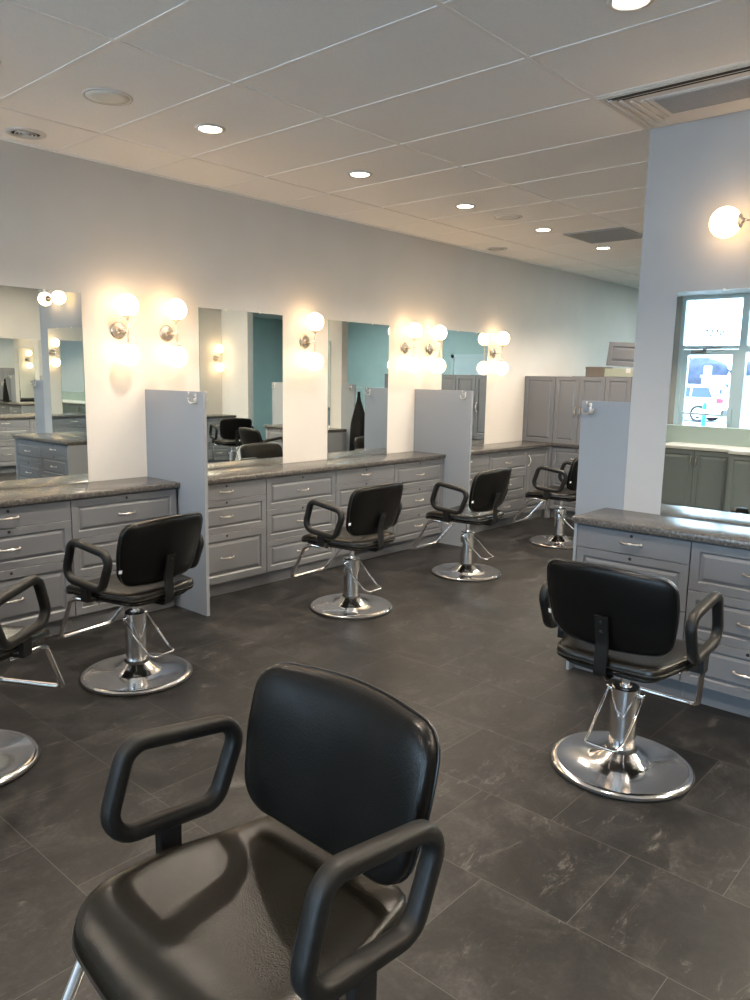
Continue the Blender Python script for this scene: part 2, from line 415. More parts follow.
# things stored on top of the wall cabinets
t = empty('storage_cabinet', (9.16, 4.795, 0), RZ, label='grey storage cabinet standing behind the far cross run, mostly hidden', cat='cabinet')
bx('carcass', .001, 1.579, .019, .60, 0, 1.655, M['gap'], t)
for i_ in range(2):
    bm = bmesh.new(); panel_rings(bm, .002, .788, 0, 1.52, RAISED, .0185); d = finish('door', bm, M['cab'], t, False, (i_ * .79, 0, .12)); handle(d, .03 if i_ else .76, 0, .9, True)
zt = 1.6555
t = empty('storage_box', (9.17, 4.605, zt), RZ, label='small dark brown box lying behind the tops of the far wall cabinets', cat='box')
bx('box_body', 0, .250, 0, .24, 0, .100, M['card'], t, .002); bx('lid', -.003, .252, -.003, .243, .092, .120, M['card'], t, .002)
t = empty('carton', (9.17, 4.350, zt), RZ, label='low cream carton under the leaning grey drawer front', cat='box')
bx('box_body', 0, .62, 0, .30, 0, .100, M['cream'], t, .002); bx('lid_flap', .002, .618, .002, .298, .100, .103, M['cream'], t); bx('packing_tape', .28, .34, -.001, .3005, .05, .1045, M['trimw'], t)
fr_ = bmesh.new(); panel_rings(fr_, 0, .66, 0, .29, RAISED, .0185)
o = finish('spare_drawer_front', fr_, M['cab'], None, False, (9.19, 4.345, zt + .142), (math.radians(-5), math.radians(3), RZ)); tag(o, 'grey spare drawer front leaning on top of the cream carton', 'cabinet door')

# ------------------------------------------------------------------ island stations
def island(dx, dy, lab):
    cabinet('drawer_cabinet', .61, A_, (XR - .388 + dx, 1.902 + dy, 0), RZ, lab[0])
    cabinet('drawer_cabinet', .61, B_, (XR - .388 + dx, 1.291 + dy, 0), RZ, lab[1])
    worktop('worktop', XR - .41 + dx, XR - .0005 + dx, .655 + dy, 1.927 + dy, lab[2])
    for y, l in ((1.903 + dy, lab[3]), (.663 + dy, lab[4])):
        tag(bx('end_panel', XR - .388 + dx, XR - .002 + dx, y, y + .018, 0, UNDER - .0005, M['lam'], None, .001), l, 'end panel')
island(0, 0, ['grey unequal drawer cabinet behind the right chair, left half', 'grey equal drawer cabinet at the right photo edge',
              'dark worktop of the right station reflecting blue window light', 'light end panel at the left end of the right station', 'end panel at the window end of the right station'])
island(7.70 - XR, .265, ['unequal drawer cabinet of the rear island, nearer the long wall', 'equal drawer cabinet of the rear island, farther from the long wall',
              'dark worktop of the rear island seen in the mirrors', 'end panel of the rear island below the cape', 'end panel of the rear island away from the cape'])

# stations along the opposite wall (seen in the mirrors)
for i, lb in enumerate(['first', 'second', 'third', 'fourth', 'fifth', 'sixth', 'seventh', 'eighth']):
    cabinet('drawer_cabinet', .746, B_ if i % 2 else A_, (6.99 - i * .748, -2.712, 0), PI, 'drawer cabinet on the opposite wall, %s from the jog' % lb)
worktop('worktop', 1.00, 6.995, -3.099, -2.694, 'long dark worktop on the opposite wall seen in the left mirror')
for i, lb in enumerate(['beside the side wall', 'beside the jog']):
    cabinet('drawer_cabinet', .745, A_ if i else B_, (8.598 - i * .748, -1.412, 0), PI, 'drawer cabinet in the opposite alcove, %s' % lb)
worktop('worktop', 7.105, 8.599, -1.799, -1.394, 'dark worktop in the opposite alcove seen in the second mirror')

# ------------------------------------------------------------------ mirrors
def mirror(w, z0, z1, loc, rz, label):
    t = empty('wall_mirror', loc, rz, label=label, cat='mirror', group='frameless wall mirrors over the stations')
    bm = bmesh.new(); box(bm, 0, w, -.008, -.002, z0, z1, 0)
    for f in bm.faces: f.material_index = 1
    for f in bm.faces:
        c = f.calc_center_median()
        if abs(c.y + .008) < 1e-5: f.material_index = 0
    finish('mirror_glass', bm, [M['mirror'], M['mirroredge']], t)
    for x, z in ((w * .3, z0), (w * .7, z0), (w * .3, z1), (w * .7, z1)):
        s = 1 if z == z1 else -1
        bx('clip', x - .008, x + .008, -.012, 0, z - .008 if s > 0 else z, z if s < 0 else z + .004, M['nickel'], t, .001).location = (0, 0, 0 if s > 0 else .0)
    return t
mirror(.80, TOP + .002, 2.103, (1.715, YW, 0), 0, 'frameless mirror cut by the left photo edge, above the nearest worktop')
mirror(.81, TOP + .002, 2.083, (3.42, YW, 0), 0, 'frameless mirror right of the tall divider, showing two black chairs')
mirror(.795, TOP + .002, 2.080, (4.753, YW, 0), 0, 'frameless mirror in the middle, showing a hanging black cape')
mirror(.817, TOP + .002, 2.090, (6.394, YW, 0), 0, 'farthest frameless mirror on the long wall, partly behind a divider')
mirror(.795, TOP + .002, 2.080, (XR, 1.603, 0), RZ, 'frameless mirror on the island wall reflecting the street window')
mirror(.80, TOP + .002, 2.080, (7.70, 1.868, 0), RZ, 'frameless mirror on the rear island wall')
mirror(1.0, TOP + .002, 2.10, (6.15, -3.10, 0), PI, 'wide frameless mirror on the opposite wall near the jog')
mirror(.80, TOP + .002, 2.11, (2.13, -3.10, 0), PI, 'frameless mirror on the opposite wall beside its sconce')

# ------------------------------------------------------------------ sconces
def sconce(loc, rz, label, horizontal=False):
    """two opal globes on a bar; bar centre stands .10 off the wall"""
    t = empty('wall_sconce', loc, rz, label=label, cat='wall lamp', group='twin globe wall sconces')
    D = .125
    bm = bmesh.new(); lathe(bm, [(0, 0), (.056, 0), (.056, .005), (.050, .011), (.018, .014), (.012, .02), (0, .02)], 28, (0, -.001, 0), 'y')
    finish('backplate', bm, M['plate'], t, 'auto')
    bm = bmesh.new(); tube(bm, [(0, -.018, 0), (0, -D, 0)], .0075, n=10)
    lathe(bm, sphere_prof(.011, 8), 12, (0, -D, 0)); finish('arm', bm, M['nickel'], t, True)
    ax = (lambda s: (s, 0)) if horizontal else (lambda s: (0, s))
    def P(s): a = ax(s); return (a[0], -D, a[1])
    bm = bmesh.new(); tube(bm, [P(-.085), P(.085)], .0055, n=10); finish('bar', bm, M['nickel'], t, True)
    for s in (-1, 1):
        g = bmesh.new(); lathe(g, sphere_prof(.074, 14), 24)
        go = finish('globe', g, M['globe'], t, True, P(s * .160))
        c = bmesh.new(); lathe(c, [(.006, -.014), (.010, -.010), (.010, 0), (.030, .004), (.036, .010), (.034, .014), (.0, .012)], 22)
        if horizontal: rot = (0, PI / 2 * s, 0)
        else: rot = (0, 0, 0) if s > 0 else (PI, 0, 0)
        finish('globe_cup', c, M['nickel'], t, True, P(s * .080), rot)
    return t
SC = [(1.46, 'twin globe sconce left of the nearest mirror, out of frame'), (2.772, 'twin globe sconce left of the tall divider, nearer the left mirror'), (3.146, 'twin globe sconce just left of the second mirror'),  # first one is added out of frame for extra light
      (4.476, 'twin globe sconce between the two middle mirrors'), (5.782, 'twin globe sconce right of the cape mirror'),
      (6.170, 'twin globe sconce at the left edge of the farthest mirror'), (7.318, 'twin globe sconce beyond the farthest mirror')]
for x, lb in SC: sconce((x, YW, 1.882), 0, lb)
sconce((XR, 1.19, 2.387), RZ, 'horizontal twin globe sconce above the island mirror at top right', True)
sconce((7.70, 1.46, 2.387), RZ, 'horizontal twin globe sconce on the rear island wall', True)
sconce((8.46, -1.80, 1.875), PI, 'twin globe sconce in the opposite alcove seen in a mirror')
sconce((2.27, -3.10, 1.90), PI, 'twin globe sconce on the opposite wall beside its mirror')
for x_, l_ in ((.95, 'nearest the window'), (3.6, 'third from the window'), (4.95, 'left of the wide mirror')): sconce((x_, -3.10, 1.90), PI, 'twin globe sconce on the opposite wall, ' + l_)  # three extra sconces added to lift the light on the ceiling

# ------------------------------------------------------------------ ceiling fittings
def downlight(x, y, label):
    t = empty('downlight', (x, y, CZ), 0, label=label, cat='ceiling light', group='round recessed downlights')
    bm = bmesh.new(); lathe(bm, [(.060, .002), (.060, -.004), (.066, -.009), (.080, -.006), (.083, .0)], 32); finish('trim_ring', bm, M['trimw'], t, True)
    bm = bmesh.new(); lathe(bm, [(0, -.005), (.045, -.0055), (.0605, -.003), (.0605, .0)], 28); finish('lens', bm, M['lens'], t, True)
    li = bpy.data.lights.new('downlight_beam', 'SPOT'); li.energy = 108; li.color = (1, .86, .70); li.spot_size = math.radians(125); li.spot_blend = .7; li.shadow_soft_size = .05
    lo = bpy.data.objects.new('downlight_beam', li); COL.objects.link(lo); lo.parent = t; lo.location = (0, 0, -.02)
    return t
names = ['at the left photo edge', 'nearest on the left side of the ceiling', 'second along the long wall', 'third along the long wall', 'fourth along the long wall', 'last visible one along the long wall', 'beyond the island wall']
for i in range(7): downlight(1.515 + 1.206 * i, 3.678, 'round recessed downlight, ' + names[i])
for i, nm in ((0, 'above the front chair'), (1, 'cut by the top photo edge'), (3, 'behind the island wall'), (4, 'before the rear island')): downlight(1.58 + 1.2 * i, 1.31, 'round recessed downlight, ' + nm)  # last two are added out of view as extra light around the islands
for y_, nm in ((3.678, 'by the entrance door'), (1.31, 'by the low wall')):  # extra downlights added behind the camera to brighten the reflected front area
    downlight(-.9, y_, 'round recessed downlight near the shop front ' + nm); downlight(-2.9, y_, 'round recessed downlight inside the shop window ' + nm)
for i, x in enumerate((-.9, 1.5, 3.9, 5.2)): downlight(x, -1.1, 'round recessed downlight over the opposite side, number %s from the window' % ['one', 'two', 'three', 'four'][i])  # row added across the room for more light
def ceiling_speaker(x, y, lb):
    t = empty('ceiling_speaker', (x, y, CZ), 0, label=lb, cat='speaker', group='round ceiling speakers')
    bm = bmesh.new(); lathe(bm, [(.103, -.001), (.108, -.006), (.118, -.004), (.120, 0)], 40); finish('trim_ring', bm, M['trimw'], t, True)
    bm = bmesh.new(); lathe(bm, [(0, -.008), (.06, -.0075), (.104, -.004), (.104, 0)], 40); finish('speaker_grille', bm, M['spk'], t, True)
ceiling_speaker(2.107, 3.672, 'round cream ceiling speaker at upper left'); ceiling_speaker(5.69, 3.64, 'round ceiling speaker farther along the long wall')
def round_vent(x, y, lb):
    t = empty('round_vent', (x, y, CZ), 0, label=lb, cat='vent', group='round ceiling air vents')
    bm = bmesh.new(); lathe(bm, [(.076, 0), (.076, -.006), (.082, -.011), (.108, -.005), (.111, 0)], 36); finish('trim_ring', bm, M['trimw'], t, True)
    bm = bmesh.new(); lathe(bm, [(0, -.002), (.0765, -.002), (.0765, 0)], 30); finish('opening', bm, M['slot'], t)
    for r in (.058, .038, .018):
        bm = bmesh.new(); lathe(bm, [(r - .004, -.003), (r - .001, -.012), (r + .003, -.012), (r, -.003)], 28); finish('vane', bm, M['trimw'], t, True)
round_vent(2.112, 4.58, 'round ceiling vent at the far left above the mirrors'); round_vent(6.97, 4.578, 'round ceiling vent above the farthest sconce')
# square return grille
t = empty('return_grille', (6.915, 3.351, CZ), 0, label='square grey return air grille in the far ceiling', cat='vent')
bm = bmesh.new(); panel = [(-.288, .288), (-.262, .262)]
for (x0, x1, y0, y1) in ((-.288, .288, -.288, -.266), (-.288, .288, .266, .288), (-.288, -.266, -.266, .266), (.266, .288, -.266, .266)): box(bm, x0, x1, y0, y1, -.012, -.001, .002)
finish('frame', bm, M['grille'], t)
bm = bmesh.new(); box(bm, -.27, .27, -.27, .27, -.004, -.001); finish('backing', bm, M['grille'], t)
bm = bmesh.new()
for k in range(27): y = -.26 + k * .02; box(bm, -.267, .267, y - .004, y + .005, -.010, -.003)
for k in range(9): x = -.24 + k * .06; box(bm, x - .0015, x + .0015, -.267, .267, -.0105, -.0095)
finish('louvres', bm, M['grille'], t)
# rectangular diffuser in front of the island wall
X0, X1, Y0, Y1 = 3.607, 4.185, .660, 1.836
t = empty('ceiling_diffuser', ((X0 + X1) / 2, (Y0 + Y1) / 2, CZ), 0, label='large rectangular air conditioning diffuser touching the island wall', cat='vent')
hx, hy = (X1 - X0) / 2, (Y1 - Y0) / 2
bm = bmesh.new()
def ring(bm, ax_, ay_, wd, z0, z1):
    box(bm, -ax_, ax_, ay_ - wd, ay_, z0, z1); box(bm, -ax_, ax_, -ay_, -ay_ + wd, z0, z1)
    box(bm, -ax_, -ax_ + wd, -ay_ + wd, ay_ - wd, z0, z1); box(bm, ax_ - wd, ax_, -ay_ + wd, ay_ - wd, z0, z1)
ring(bm, hx, hy, .022, -.007, 0); finish('frame', bm, M['trimw'], t)
bm = bmesh.new(); box(bm, -hx + .01, hx - .01, -hy + .01, hy - .01, -.0015, -.0005); finish('dark_throat', bm, M['slot'], t)
for s_ in (-1, 1):      # stepped white ends; black slots run along the two long sides
    bm = bmesh.new(); q0, q1 = sorted((s_ * (hy - .022), s_ * (hy - .20))); box(bm, -hx + .022, hx - .022, q0, q1, -.005, -.001)
    for k in range(4):
        e0 = .034 + k * .040; q0, q1 = sorted((s_ * (hy - e0), s_ * (hy - e0 - .022))); a0 = -hx + .035 + k * .032
        box(bm, a0, hx - .035 - k * .032, q0, q1, -.016, -.004, .006)
    finish('end_steps', bm, M['trimw'], t, 'auto')
    q0, q1 = sorted((s_ * (hx - .022), s_ * (hx - .135))); bm = bmesh.new(); box(bm, q0, q1, -hy + .05, hy - .05, -.0085, -.002); finish('side_plate', bm, M['trimw'], t)
    if s_ > 0: continue
    for k, (p_, w_) in enumerate(((.022, .028), (.060, .015))):
        q0, q1 = sorted((s_ * (hx - p_), s_ * (hx - p_ - w_))); bm = bmesh.new(); box(bm, q0, q1, -hy + .04 + k * .03, hy - .04 - k * .03, -.0095, -.008); finish('air_slot', bm, M['slot'], t)
gx0, gx1, gy0, gy1 = 3.752 - (X0 + X1) / 2, 3.985 - (X0 + X1) / 2, -hy + .19, hy - .215
bm = bmesh.new(); ring_c = ((gx0 + gx1) / 2)
box(bm, gx0 - .022, gx1 + .16, gy0 - .03, gy1 + .03, -.014, -.003); finish('centre_panel', bm, M['trimw'], t, )
bm = bmesh.new(); box(bm, gx0, gx1, gy0, gy1, -.017, -.013)
for k in range(20): x = gx0 + (k + .5) * (gx1 - gx0) / 20; box(bm, x - .002, x + .002, gy0, gy1, -.019, -.0165)
for k in range(64): y = gy0 + (k + .5) * (gy1 - gy0) / 64; box(bm, gx0, gx1, y - .002, y + .002, -.0192, -.0168)
finish('return_mesh', bm, M['grille'], t)
# cool fill panels added out of view to tint the far long wall
t = empty('ceiling_light_panel', (10.8, 2.4, CZ), 0, label='flat cool white ceiling light panel at the back of the salon', cat='ceiling light')
bx('frame', -.3, .3, -.6, .6, -.012, -.001, M['trimw'], t); bx('lens', -.28, .28, -.58, .58, -.016, -.011, M['troffer'], t)
t = empty('ceiling_light_panel', (10.8, -1.2, CZ), 0, label='flat cool white ceiling light panel in the back corner behind the side wall', cat='ceiling light')
bx('frame', -.3, .3, -.6, .6, -.012, -.001, M['trimw'], t); bx('lens', -.28, .28, -.58, .58, -.016, -.011, M['troffer'], t)

M['troffer_warm'] = mat('warm_panel_lens_lit', (.9, .9, .9), .4, emit=(1, .87, .68), estr=36)
for x_, y_, l_ in ((3.95, -1.75, 'over the opposite stations'), (5.45, .15, 'between the two islands, hidden by the island wall'), (6.70, -.75, 'before the opposite alcove')):  # warm fill panels added to brighten the long wall, not the island face
    t = empty('ceiling_light_panel', (x_, y_, CZ), 0, label='flat warm white ceiling light panel ' + l_, cat='ceiling light')
    bx('frame', -.3, .3, -.6, .6, -.012, -.001, M['trimw'], t); bx('lens', -.28, .28, -.58, .58, -.016, -.011, M['troffer_warm'], t)
# ------------------------------------------------------------------ styling chair
def outline(corners, n=72):
    """closed rounded polygon in 2D resampled to n points, starting anywhere; corners = [(x,y,r)]"""
    pts = fillet([(c[0], c[1], 0) for c in corners], [c[2] for c in corners], True, 10)
    Ls = [0]
    for i in range(len(pts)): Ls.append(Ls[-1] + (pts[(i + 1) % len(pts)] - pts[i]).length)
    out = []
    for k in range(n):
        s = Ls[-1] * k / n
        i = max(j for j in range(len(pts)) if Ls[j] <= s + 1e-9); f = (s - Ls[i]) / max(1e-9, Ls[i + 1] - Ls[i])
        out.append(pts[i].lerp(pts[(i + 1) % len(pts)], f))
    return [(p.x, p.y) for p in out]
def pad(bm, outl, top, bot, deform, p=3.2, rings=12, cen=None):
    """cushion: outl 2D; top/bot half thickness; deform(x,y,h)->Vector"""
    n = len(outl); cx = sum(q[0] for q in outl) / n if cen is None else cen[0]; cy = sum(q[1] for q in outl) / n if cen is None else cen[1]
    ts = [math.sin(PI / 2 * i / rings) for i in range(rings + 1)]
    def prof(t): return (1 - t ** p) ** (1 / p) if t < 1 else 0
    sides = []
    for sgn, th in ((1, top), (-1, bot)):
        R = []
        for t in ts:
            if t == 0: R.append([bm.verts.new(deform(cx, cy, sgn * th))]); continue
            if t >= .9999 and sgn < 0: R.append(sides[0][-1]); continue
            R.append([bm.verts.new(deform(cx + (x - cx) * t, cy + (y - cy) * t, sgn * th * prof(t))) for x, y in outl])
        sides.append(R)
    for R in sides:
        for A, B in zip(R, R[1:]):
            for j in range(n):
                if len(A) == 1: bm.faces.new((A[0], B[j], B[(j + 1) % n]))
                else: bm.faces.new((A[j], A[(j + 1) % n], B[(j + 1) % n], B[j]))

def make_chair():
    t = empty('styling_chair', cat='chair')
    # base
    bm = bmesh.new(); lathe(bm, [(.255, .0), (.292, .0), (.294, .008), (.290, .014), (.280, .016), (.255, .016)], 64); finish('rubber_rim', bm, M['rubber'], t, True)
    bm = bmesh.new(); lathe(bm, [(0, .004), (.285, .004), (.287, .014), (.281, .021), (.268, .0245), (.262, .0235), (.20, .028), (.135, .032), (.128, .035), (.110, .043), (.085, .060), (.066, .078), (.060, .082), (0, .082)], 72)
    base = finish('base', bm, M['chrome'], t, 'auto')
    bm = bmesh.new(); lathe(bm, [(.050, .078), (.063, .079), (.064, .088), (.050, .09)], 32); finish('rubber_collar', bm, M['rubber'], t, True)
    bm = bmesh.new(); lathe(bm, [(.0, .082), (.0535, .082), (.0535, .262), (.0575, .264), (.0575, .352), (.053, .357), (0, .357)], 40); finish('column', bm, M['chrome'], t, 'auto')
    bm = bmesh.new(); lathe(bm, [(0, .35), (.017, .35), (.017, .450), (0, .450)], 20); lathe(bm, [(0, .352), (.026, .352), (.024, .366), (0, .366)], 20); finish('piston', bm, M['chrome'], t, 'auto')
    # pump handle: loop hinged on both sides of the column, reaching back
    hp = [(.074, 0, .332), (.076, -.10, .235), (.072, -.17, .180), (.066, -.222, .166)]
    pts = hp + [(-a, b, c) for a, b, c in reversed(hp)]
    bm = bmesh.new(); tube(bm, fillet(pts, [0, .05, .04, .018, .018, .04, .05, 0], n=5), .0056, n=8)
    for s in (-1, 1): tube(bm, [(s * .052, 0, .332), (s * .082, 0, .332)], .010, n=10)
    finish('pump_handle', bm, M['chrome'], t, True)
    # under-seat plate and shell
    bm = bmesh.new(); box(bm, -.085, .085, -.13, .13, .446, .468, .004); finish('seat_plate', bm, M['black'], t)
    so = outline([(-.212, -.222, .06), (.212, -.222, .06), (.272, .06, .5), (.268, .292, .095), (0, .315, 1.2), (-.268, .292, .095), (-.272, .06, .5)], 84)
    def sdef(x, y, h):
        z = .505 + h - .010 * (1 - min(1, (x * x) / .07)) * (1 if h > 0 else .2)
        z += .004 * max(0, (-y - .05) / .17) ** 1.5 if h > 0 else 0
        z -= .030 * max(0, (y - .16) / .13) ** 2
        z += .006 * (abs(x) / .26) ** 3
        return Vector((x, y, z))
    bm = bmesh.new(); pad(bm, so, .043, .030, sdef, p=4.6, rings=14, cen=(0, .03)); seat = finish('seat', bm, M['seatvinyl'], t, True)
    bm = bmesh.new(); tube(bm, [sdef(x * 1.0, y * 1.0, 0) for x, y in so], .0038, True, 8); finish('piping', bm, M['piping'], seat, True)
    si = [(x * .90, .03 + (y - .03) * .90) for x, y in so]
    bm = bmesh.new(); pad(bm, si, .010, .010, lambda x, y, h: Vector((x, y, .468 + h + .02 * (abs(x) / .26) ** 3 - .02 * max(0, (y - .16) / .13) ** 2)), p=6, rings=6, cen=(0, .03)); finish('seat_shell', bm, M['black'], t, True)
    # backrest
    bo = outline([(-.238, -.165, .085), (0, -.180, 1.2), (.238, -.165, .085), (.268, .02, .6), (.262, .160, .065), (0, .186, 1.8), (-.262, .160, .065), (-.268, .02, .6)], 84)
    ca, sa = math.cos(math.radians(14)), math.sin(math.radians(14))
    def bdef(x, y, h):
        f = h + .035 * (x / .268) ** 2                     # ends wrap forward
        return Vector((x, -.212 + f * ca - y * sa, .735 + y * ca + f * sa * .6))
    bm = bmesh.new(); pad(bm, bo, .044, .034, bdef, p=3.4, rings=14, cen=(0, 0)); back = finish('backrest', bm, M['vinyl'], t, True)
    bm = bmesh.new(); tube(bm, [bdef(x, y, -.012) for x, y in bo], .0034, True, 8); finish('piping', bm, M['piping'], back, True)
    bm = bmesh.new(); q = [bdef(-.262, -.085 + dz, -.018) for dz in (0, .018)]
    v = [bm.verts.new(c) for c in (q[0] + Vector((-.0035, -.006, 0)), q[0] + Vector((.010, -.0145, 0)), q[1] + Vector((.010, -.0145, 0)), q[1] + Vector((-.0035, -.006, 0)))]
    bm.faces.new(v); r_ = bmesh.ops.extrude_face_region(bm, geom=bm.faces[:]); bmesh.ops.translate(bm, vec=(.001, .001, 0), verts=[g for g in r_['geom'] if isinstance(g, bmesh.types.BMVert)])
    finish('care_tag', bm, M['tag'], back)
    # bracket
    pts = [(0, -.05, .452), (0, -.222, .450), (0, -.246, .475), (0, -.238, .60), (0, -.264, .715)]
    bm = bmesh.new(); tube(bm, fillet(pts, [0, .02, .03, .1, 0], n=4), 0, n=8, sect=(.028, .0055, 8), up=(1, 0, 0)); 
    for z in (.65, .69): lathe(bm, [(0, 0), (.007, 0), (.007, .003), (0, .005)], 10, (0, -.2535 - (z - .65) * .22 - .004, z), 'y')
    finish('back_bracket', bm, M['black'], t, 'auto')
    # arms
    for s in (1, -1):
        x = s * .304
        c = [(x, .117, .789), (x, -.178, .748), (x, -.102, .567), (x, .180, .590)]
        bm = bmesh.new(); tube(bm, fillet(c, [.05, .05, .05, .06], True, 7), 0, True, 16, (.0205, .019, 2.8), (1, 0, 0))
        arm = finish('armrest', bm, M['arm'], t, True)
        bm = bmesh.new(); box(bm, min(x - s * .012, x - s * .07), max(x - s * .012, x - s * .07), 0, .052, .487, .505, .003)
        a, b = sorted((x - s * .015, x + s * .010)); box(bm, a, b, -.002, .054, .487, .575, .004); finish('arm_mount', bm, M['black'], t)
    # footrest: U of chrome tube
    F = [(.20, .06, .455), (.250, .17, .468), (.238, .245, .440), (.165, .452, .172)]
    pts = F + [(-a, b, c) for a, b, c in reversed(F)]
    bm = bmesh.new(); tube(bm, fillet(pts, [0, .04, .04, .035, .035, .04, .04, 0], n=6), .0125, n=12); finish('footrest', bm, M['chrome'], t, True)
    return t
CH = [(.896, 1.078, 178.5, 'large black styling chair in the foreground, facing left with seat toward viewer'),
      (2.095, 3.555, 99, 'black styling chair in front of the tall divider, chrome base fully in view'),
      (3.800, 3.585, 92, 'black styling chair in the middle, before the long middle worktop'),
      (5.175, 3.565, 92.0, 'black styling chair before the far divider, second from the far corner'),
      (6.830, 3.610, 95.0, 'farthest black styling chair, half hidden by the pale divider'),
      (2.975, 1.225, 0.5, 'black styling chair at right, its back to the viewer, at the island worktop'),
      (1.085, 3.210, 30.0, 'black styling chair cut off by the left photo edge'),
      (6.68, 1.62, 10.0, 'black styling chair at the rear island, seen in the second mirror'),
      (7.78, -.48, -72.0, 'black styling chair at the opposite alcove, seen deeper in the second mirror')]
proto = make_chair(); chairs = []
for i, (x, y, h, lb) in enumerate(CH):
    c = proto if i == 0 else copy_tree(proto)
    c.location = (x, y, 0); c.rotation_euler = (0, 0, math.radians(h - 90)); tag(c, lb, 'chair', 'black salon styling chairs')
    chairs.append(c)

for c, dx, dz in ((chairs[0], 0, .050), (chairs[1], .022, -.018), (chairs[2], .018, -.010), (chairs[3], .015, -.012), (chairs[4], .015, -.010), (chairs[5], -.012, 0)):   # pumped up to different heights
    for ch in c.children:
        if ch.name.split('.')[0] not in ('base', 'rubber_rim', 'rubber_collar', 'column', 'pump_handle', 'piston'): ch.location.z += dz; ch.location.x += dx
# black cape hanging at the rear island divider
bm = bmesh.new(); cols, rows = 14, 16; G = []
for j in range(rows + 1):
    v = j / rows; z = 1.40 - v * 1.0; hw = .02 + .115 * min(1, max(0, (v - .10) / .32)) ** .8 + .02 * v; row = []
    for i in range(2 * cols):
        a = 2 * PI * i / (2 * cols); wob = 1 + .16 * math.sin(5 * a + 2 * v) * min(1, v * 2)
        row.append(bm.verts.new((7.635 + math.sin(a) * (.018 + .03 * v) * wob, 2.475 + math.cos(a) * hw * wob, z)))
    G.append(row)
for A, B in zip(G, G[1:]):
    for j in range(len(A)): bm.faces.new((A[j], A[(j + 1) % len(A)], B[(j + 1) % len(A)], B[j]))
bm.faces.new(G[0]); bm.faces.new(G[-1][::-1])
t = empty('hair_cape', (0, 0, 0), 0, label='black hairdressing cape hanging beside the rear island divider, seen in the middle mirror', cat='cape')
finish('cape_cloth', bm, M['cape'], t, True)
bm = bmesh.new(); tube(bm, fillet([(7.7135, 2.331, 1.46), (7.7135, 2.475, 1.46), (7.635, 2.475, 1.45), (7.635, 2.475, 1.39)], .02, n=4), .004, n=8); finish('hanger_hook', bm, M['nickel'], t, True)

# ------------------------------------------------------------------ back door (six panels)
d = empty('door_1', (13.0, .135, 0), RZ, kind='structure'); d.location = (12.998, .965, 0)
bm = bmesh.new(); box(bm, -.07, 0, -.02, 0, 0, 2.08); box(bm, .83, .90, -.02, 0, 0, 2.08); box(bm, -.07, .90, -.02, 0, 2.01, 2.08); finish('door_frame', bm, M['aluw'], d)
bm = bmesh.new(); box(bm, .003, .827, -.008, 0, .005, 2.005)
for (z0, z1) in ((.12, .72), (.86, 1.42), (1.54, 1.88)):
    for x0 in (.10, .46): panel_rings(bm, x0, x0 + .27, z0, z1, [(0, -.009), (.012, -.003), (.03, -.003), (.05, -.010), (.052, -.010)], -.002)
finish('door_leaf', bm, M['aluw'], d)
bm = bmesh.new(); lathe(bm, sphere_prof(.027, 8), 14, (.76, -.055, 1.0)); tube(bm, [(.76, -.005, 1.0), (.76, -.05, 1.0)], .012, n=8); finish('door_knob', bm, M['nickel'], d, True)

# ------------------------------------------------------------------ storefront (faces the street at x = -4.2)
XS = -4.2
def glazed(name, y0, y1, z0, z1, fw=.05):
    w = empty(name, (XS, 0, 0), 0, kind='structure')
    bm = bmesh.new()
    box(bm, -.05, .05, y0, y0 + fw, z0, z1); box(bm, -.05, .05, y1 - fw, y1, z0, z1)
    box(bm, -.05, .05, y0 + fw, y1 - fw, z0, z0 + fw); box(bm, -.05, .05, y0 + fw, y1 - fw, z1 - fw, z1)
    finish('window_frame', bm, M['alu'], w)
    bx('window_glass', -.004, .004, y0 + fw, y1 - fw, z0 + fw, z1 - fw, M['glass'], w)
    return w
k = 1
wt = glazed('window_1', 3.74, 4.70, 2.12, 2.935, .055)
cu = bpy.data.curves.new('number_text', 'FONT'); cu.body = '7270'; cu.size = .135; cu.extrude = .0008; cu.offset = .0048; cu.align_x = 'CENTER'; cu.space_character = 1.15
to = bpy.data.objects.new('number_text', cu); COL.objects.link(to); to.parent = wt; to.location = (-.006, 4.20, 2.325); to.rotation_euler = (PI / 2, 0, -PI / 2); cu.materials.append(M['num'])
tag(to, 'white street number on the transom glass')
ys = 3.74; k = 2
while ys > -3.0:
    y1 = ys; y0 = max(-3.10, ys - 1.37)
    glazed('window_%d' % k, y0, y1, 2.12, 2.935); glazed('window_%d' % (k + 1), y0, y1, .0, 2.12); k += 2; ys = y0
struct('wall_front_left', XS - .1, XS + .06, 4.70, YW + .1, 0, 3.0)
struct('wall_front_right', XS - .1, XS + .06, -3.22, -3.10, 0, 3.0)
# glass entrance door
dd = empty('door_2', (XS, 0, 0), 0, kind='structure')
bm = bmesh.new(); box(bm, -.05, .05, 4.645, 4.70, 0, 2.12); box(bm, -.05, .05, 3.74, 3.795, 0, 2.12); finish('door_frame', bm, M['alu'], dd)
bm = bmesh.new(); box(bm, -.025, .025, 4.565, 4.64, .01, 2.115); box(bm, -.025, .025, 3.80, 3.885, .01, 2.115); box(bm, -.025, .025, 3.885, 4.565, 2.03, 2.115); box(bm, -.025, .025, 3.885, 4.565, .01, .20)
finish('door_leaf', bm, M['alu'], dd); bx('door_glass', -.004, .004, 3.885, 4.565, .20, 2.03, M['glass'], dd)
bm = bmesh.new(); tube(bm, [(.06, 3.86, 1.10), (.06, 4.60, 1.12)], .016, n=10); box(bm, .025, .075, 3.82, 3.88, .98, 1.22, .004); finish('push_bar', bm, M['alu'], dd)
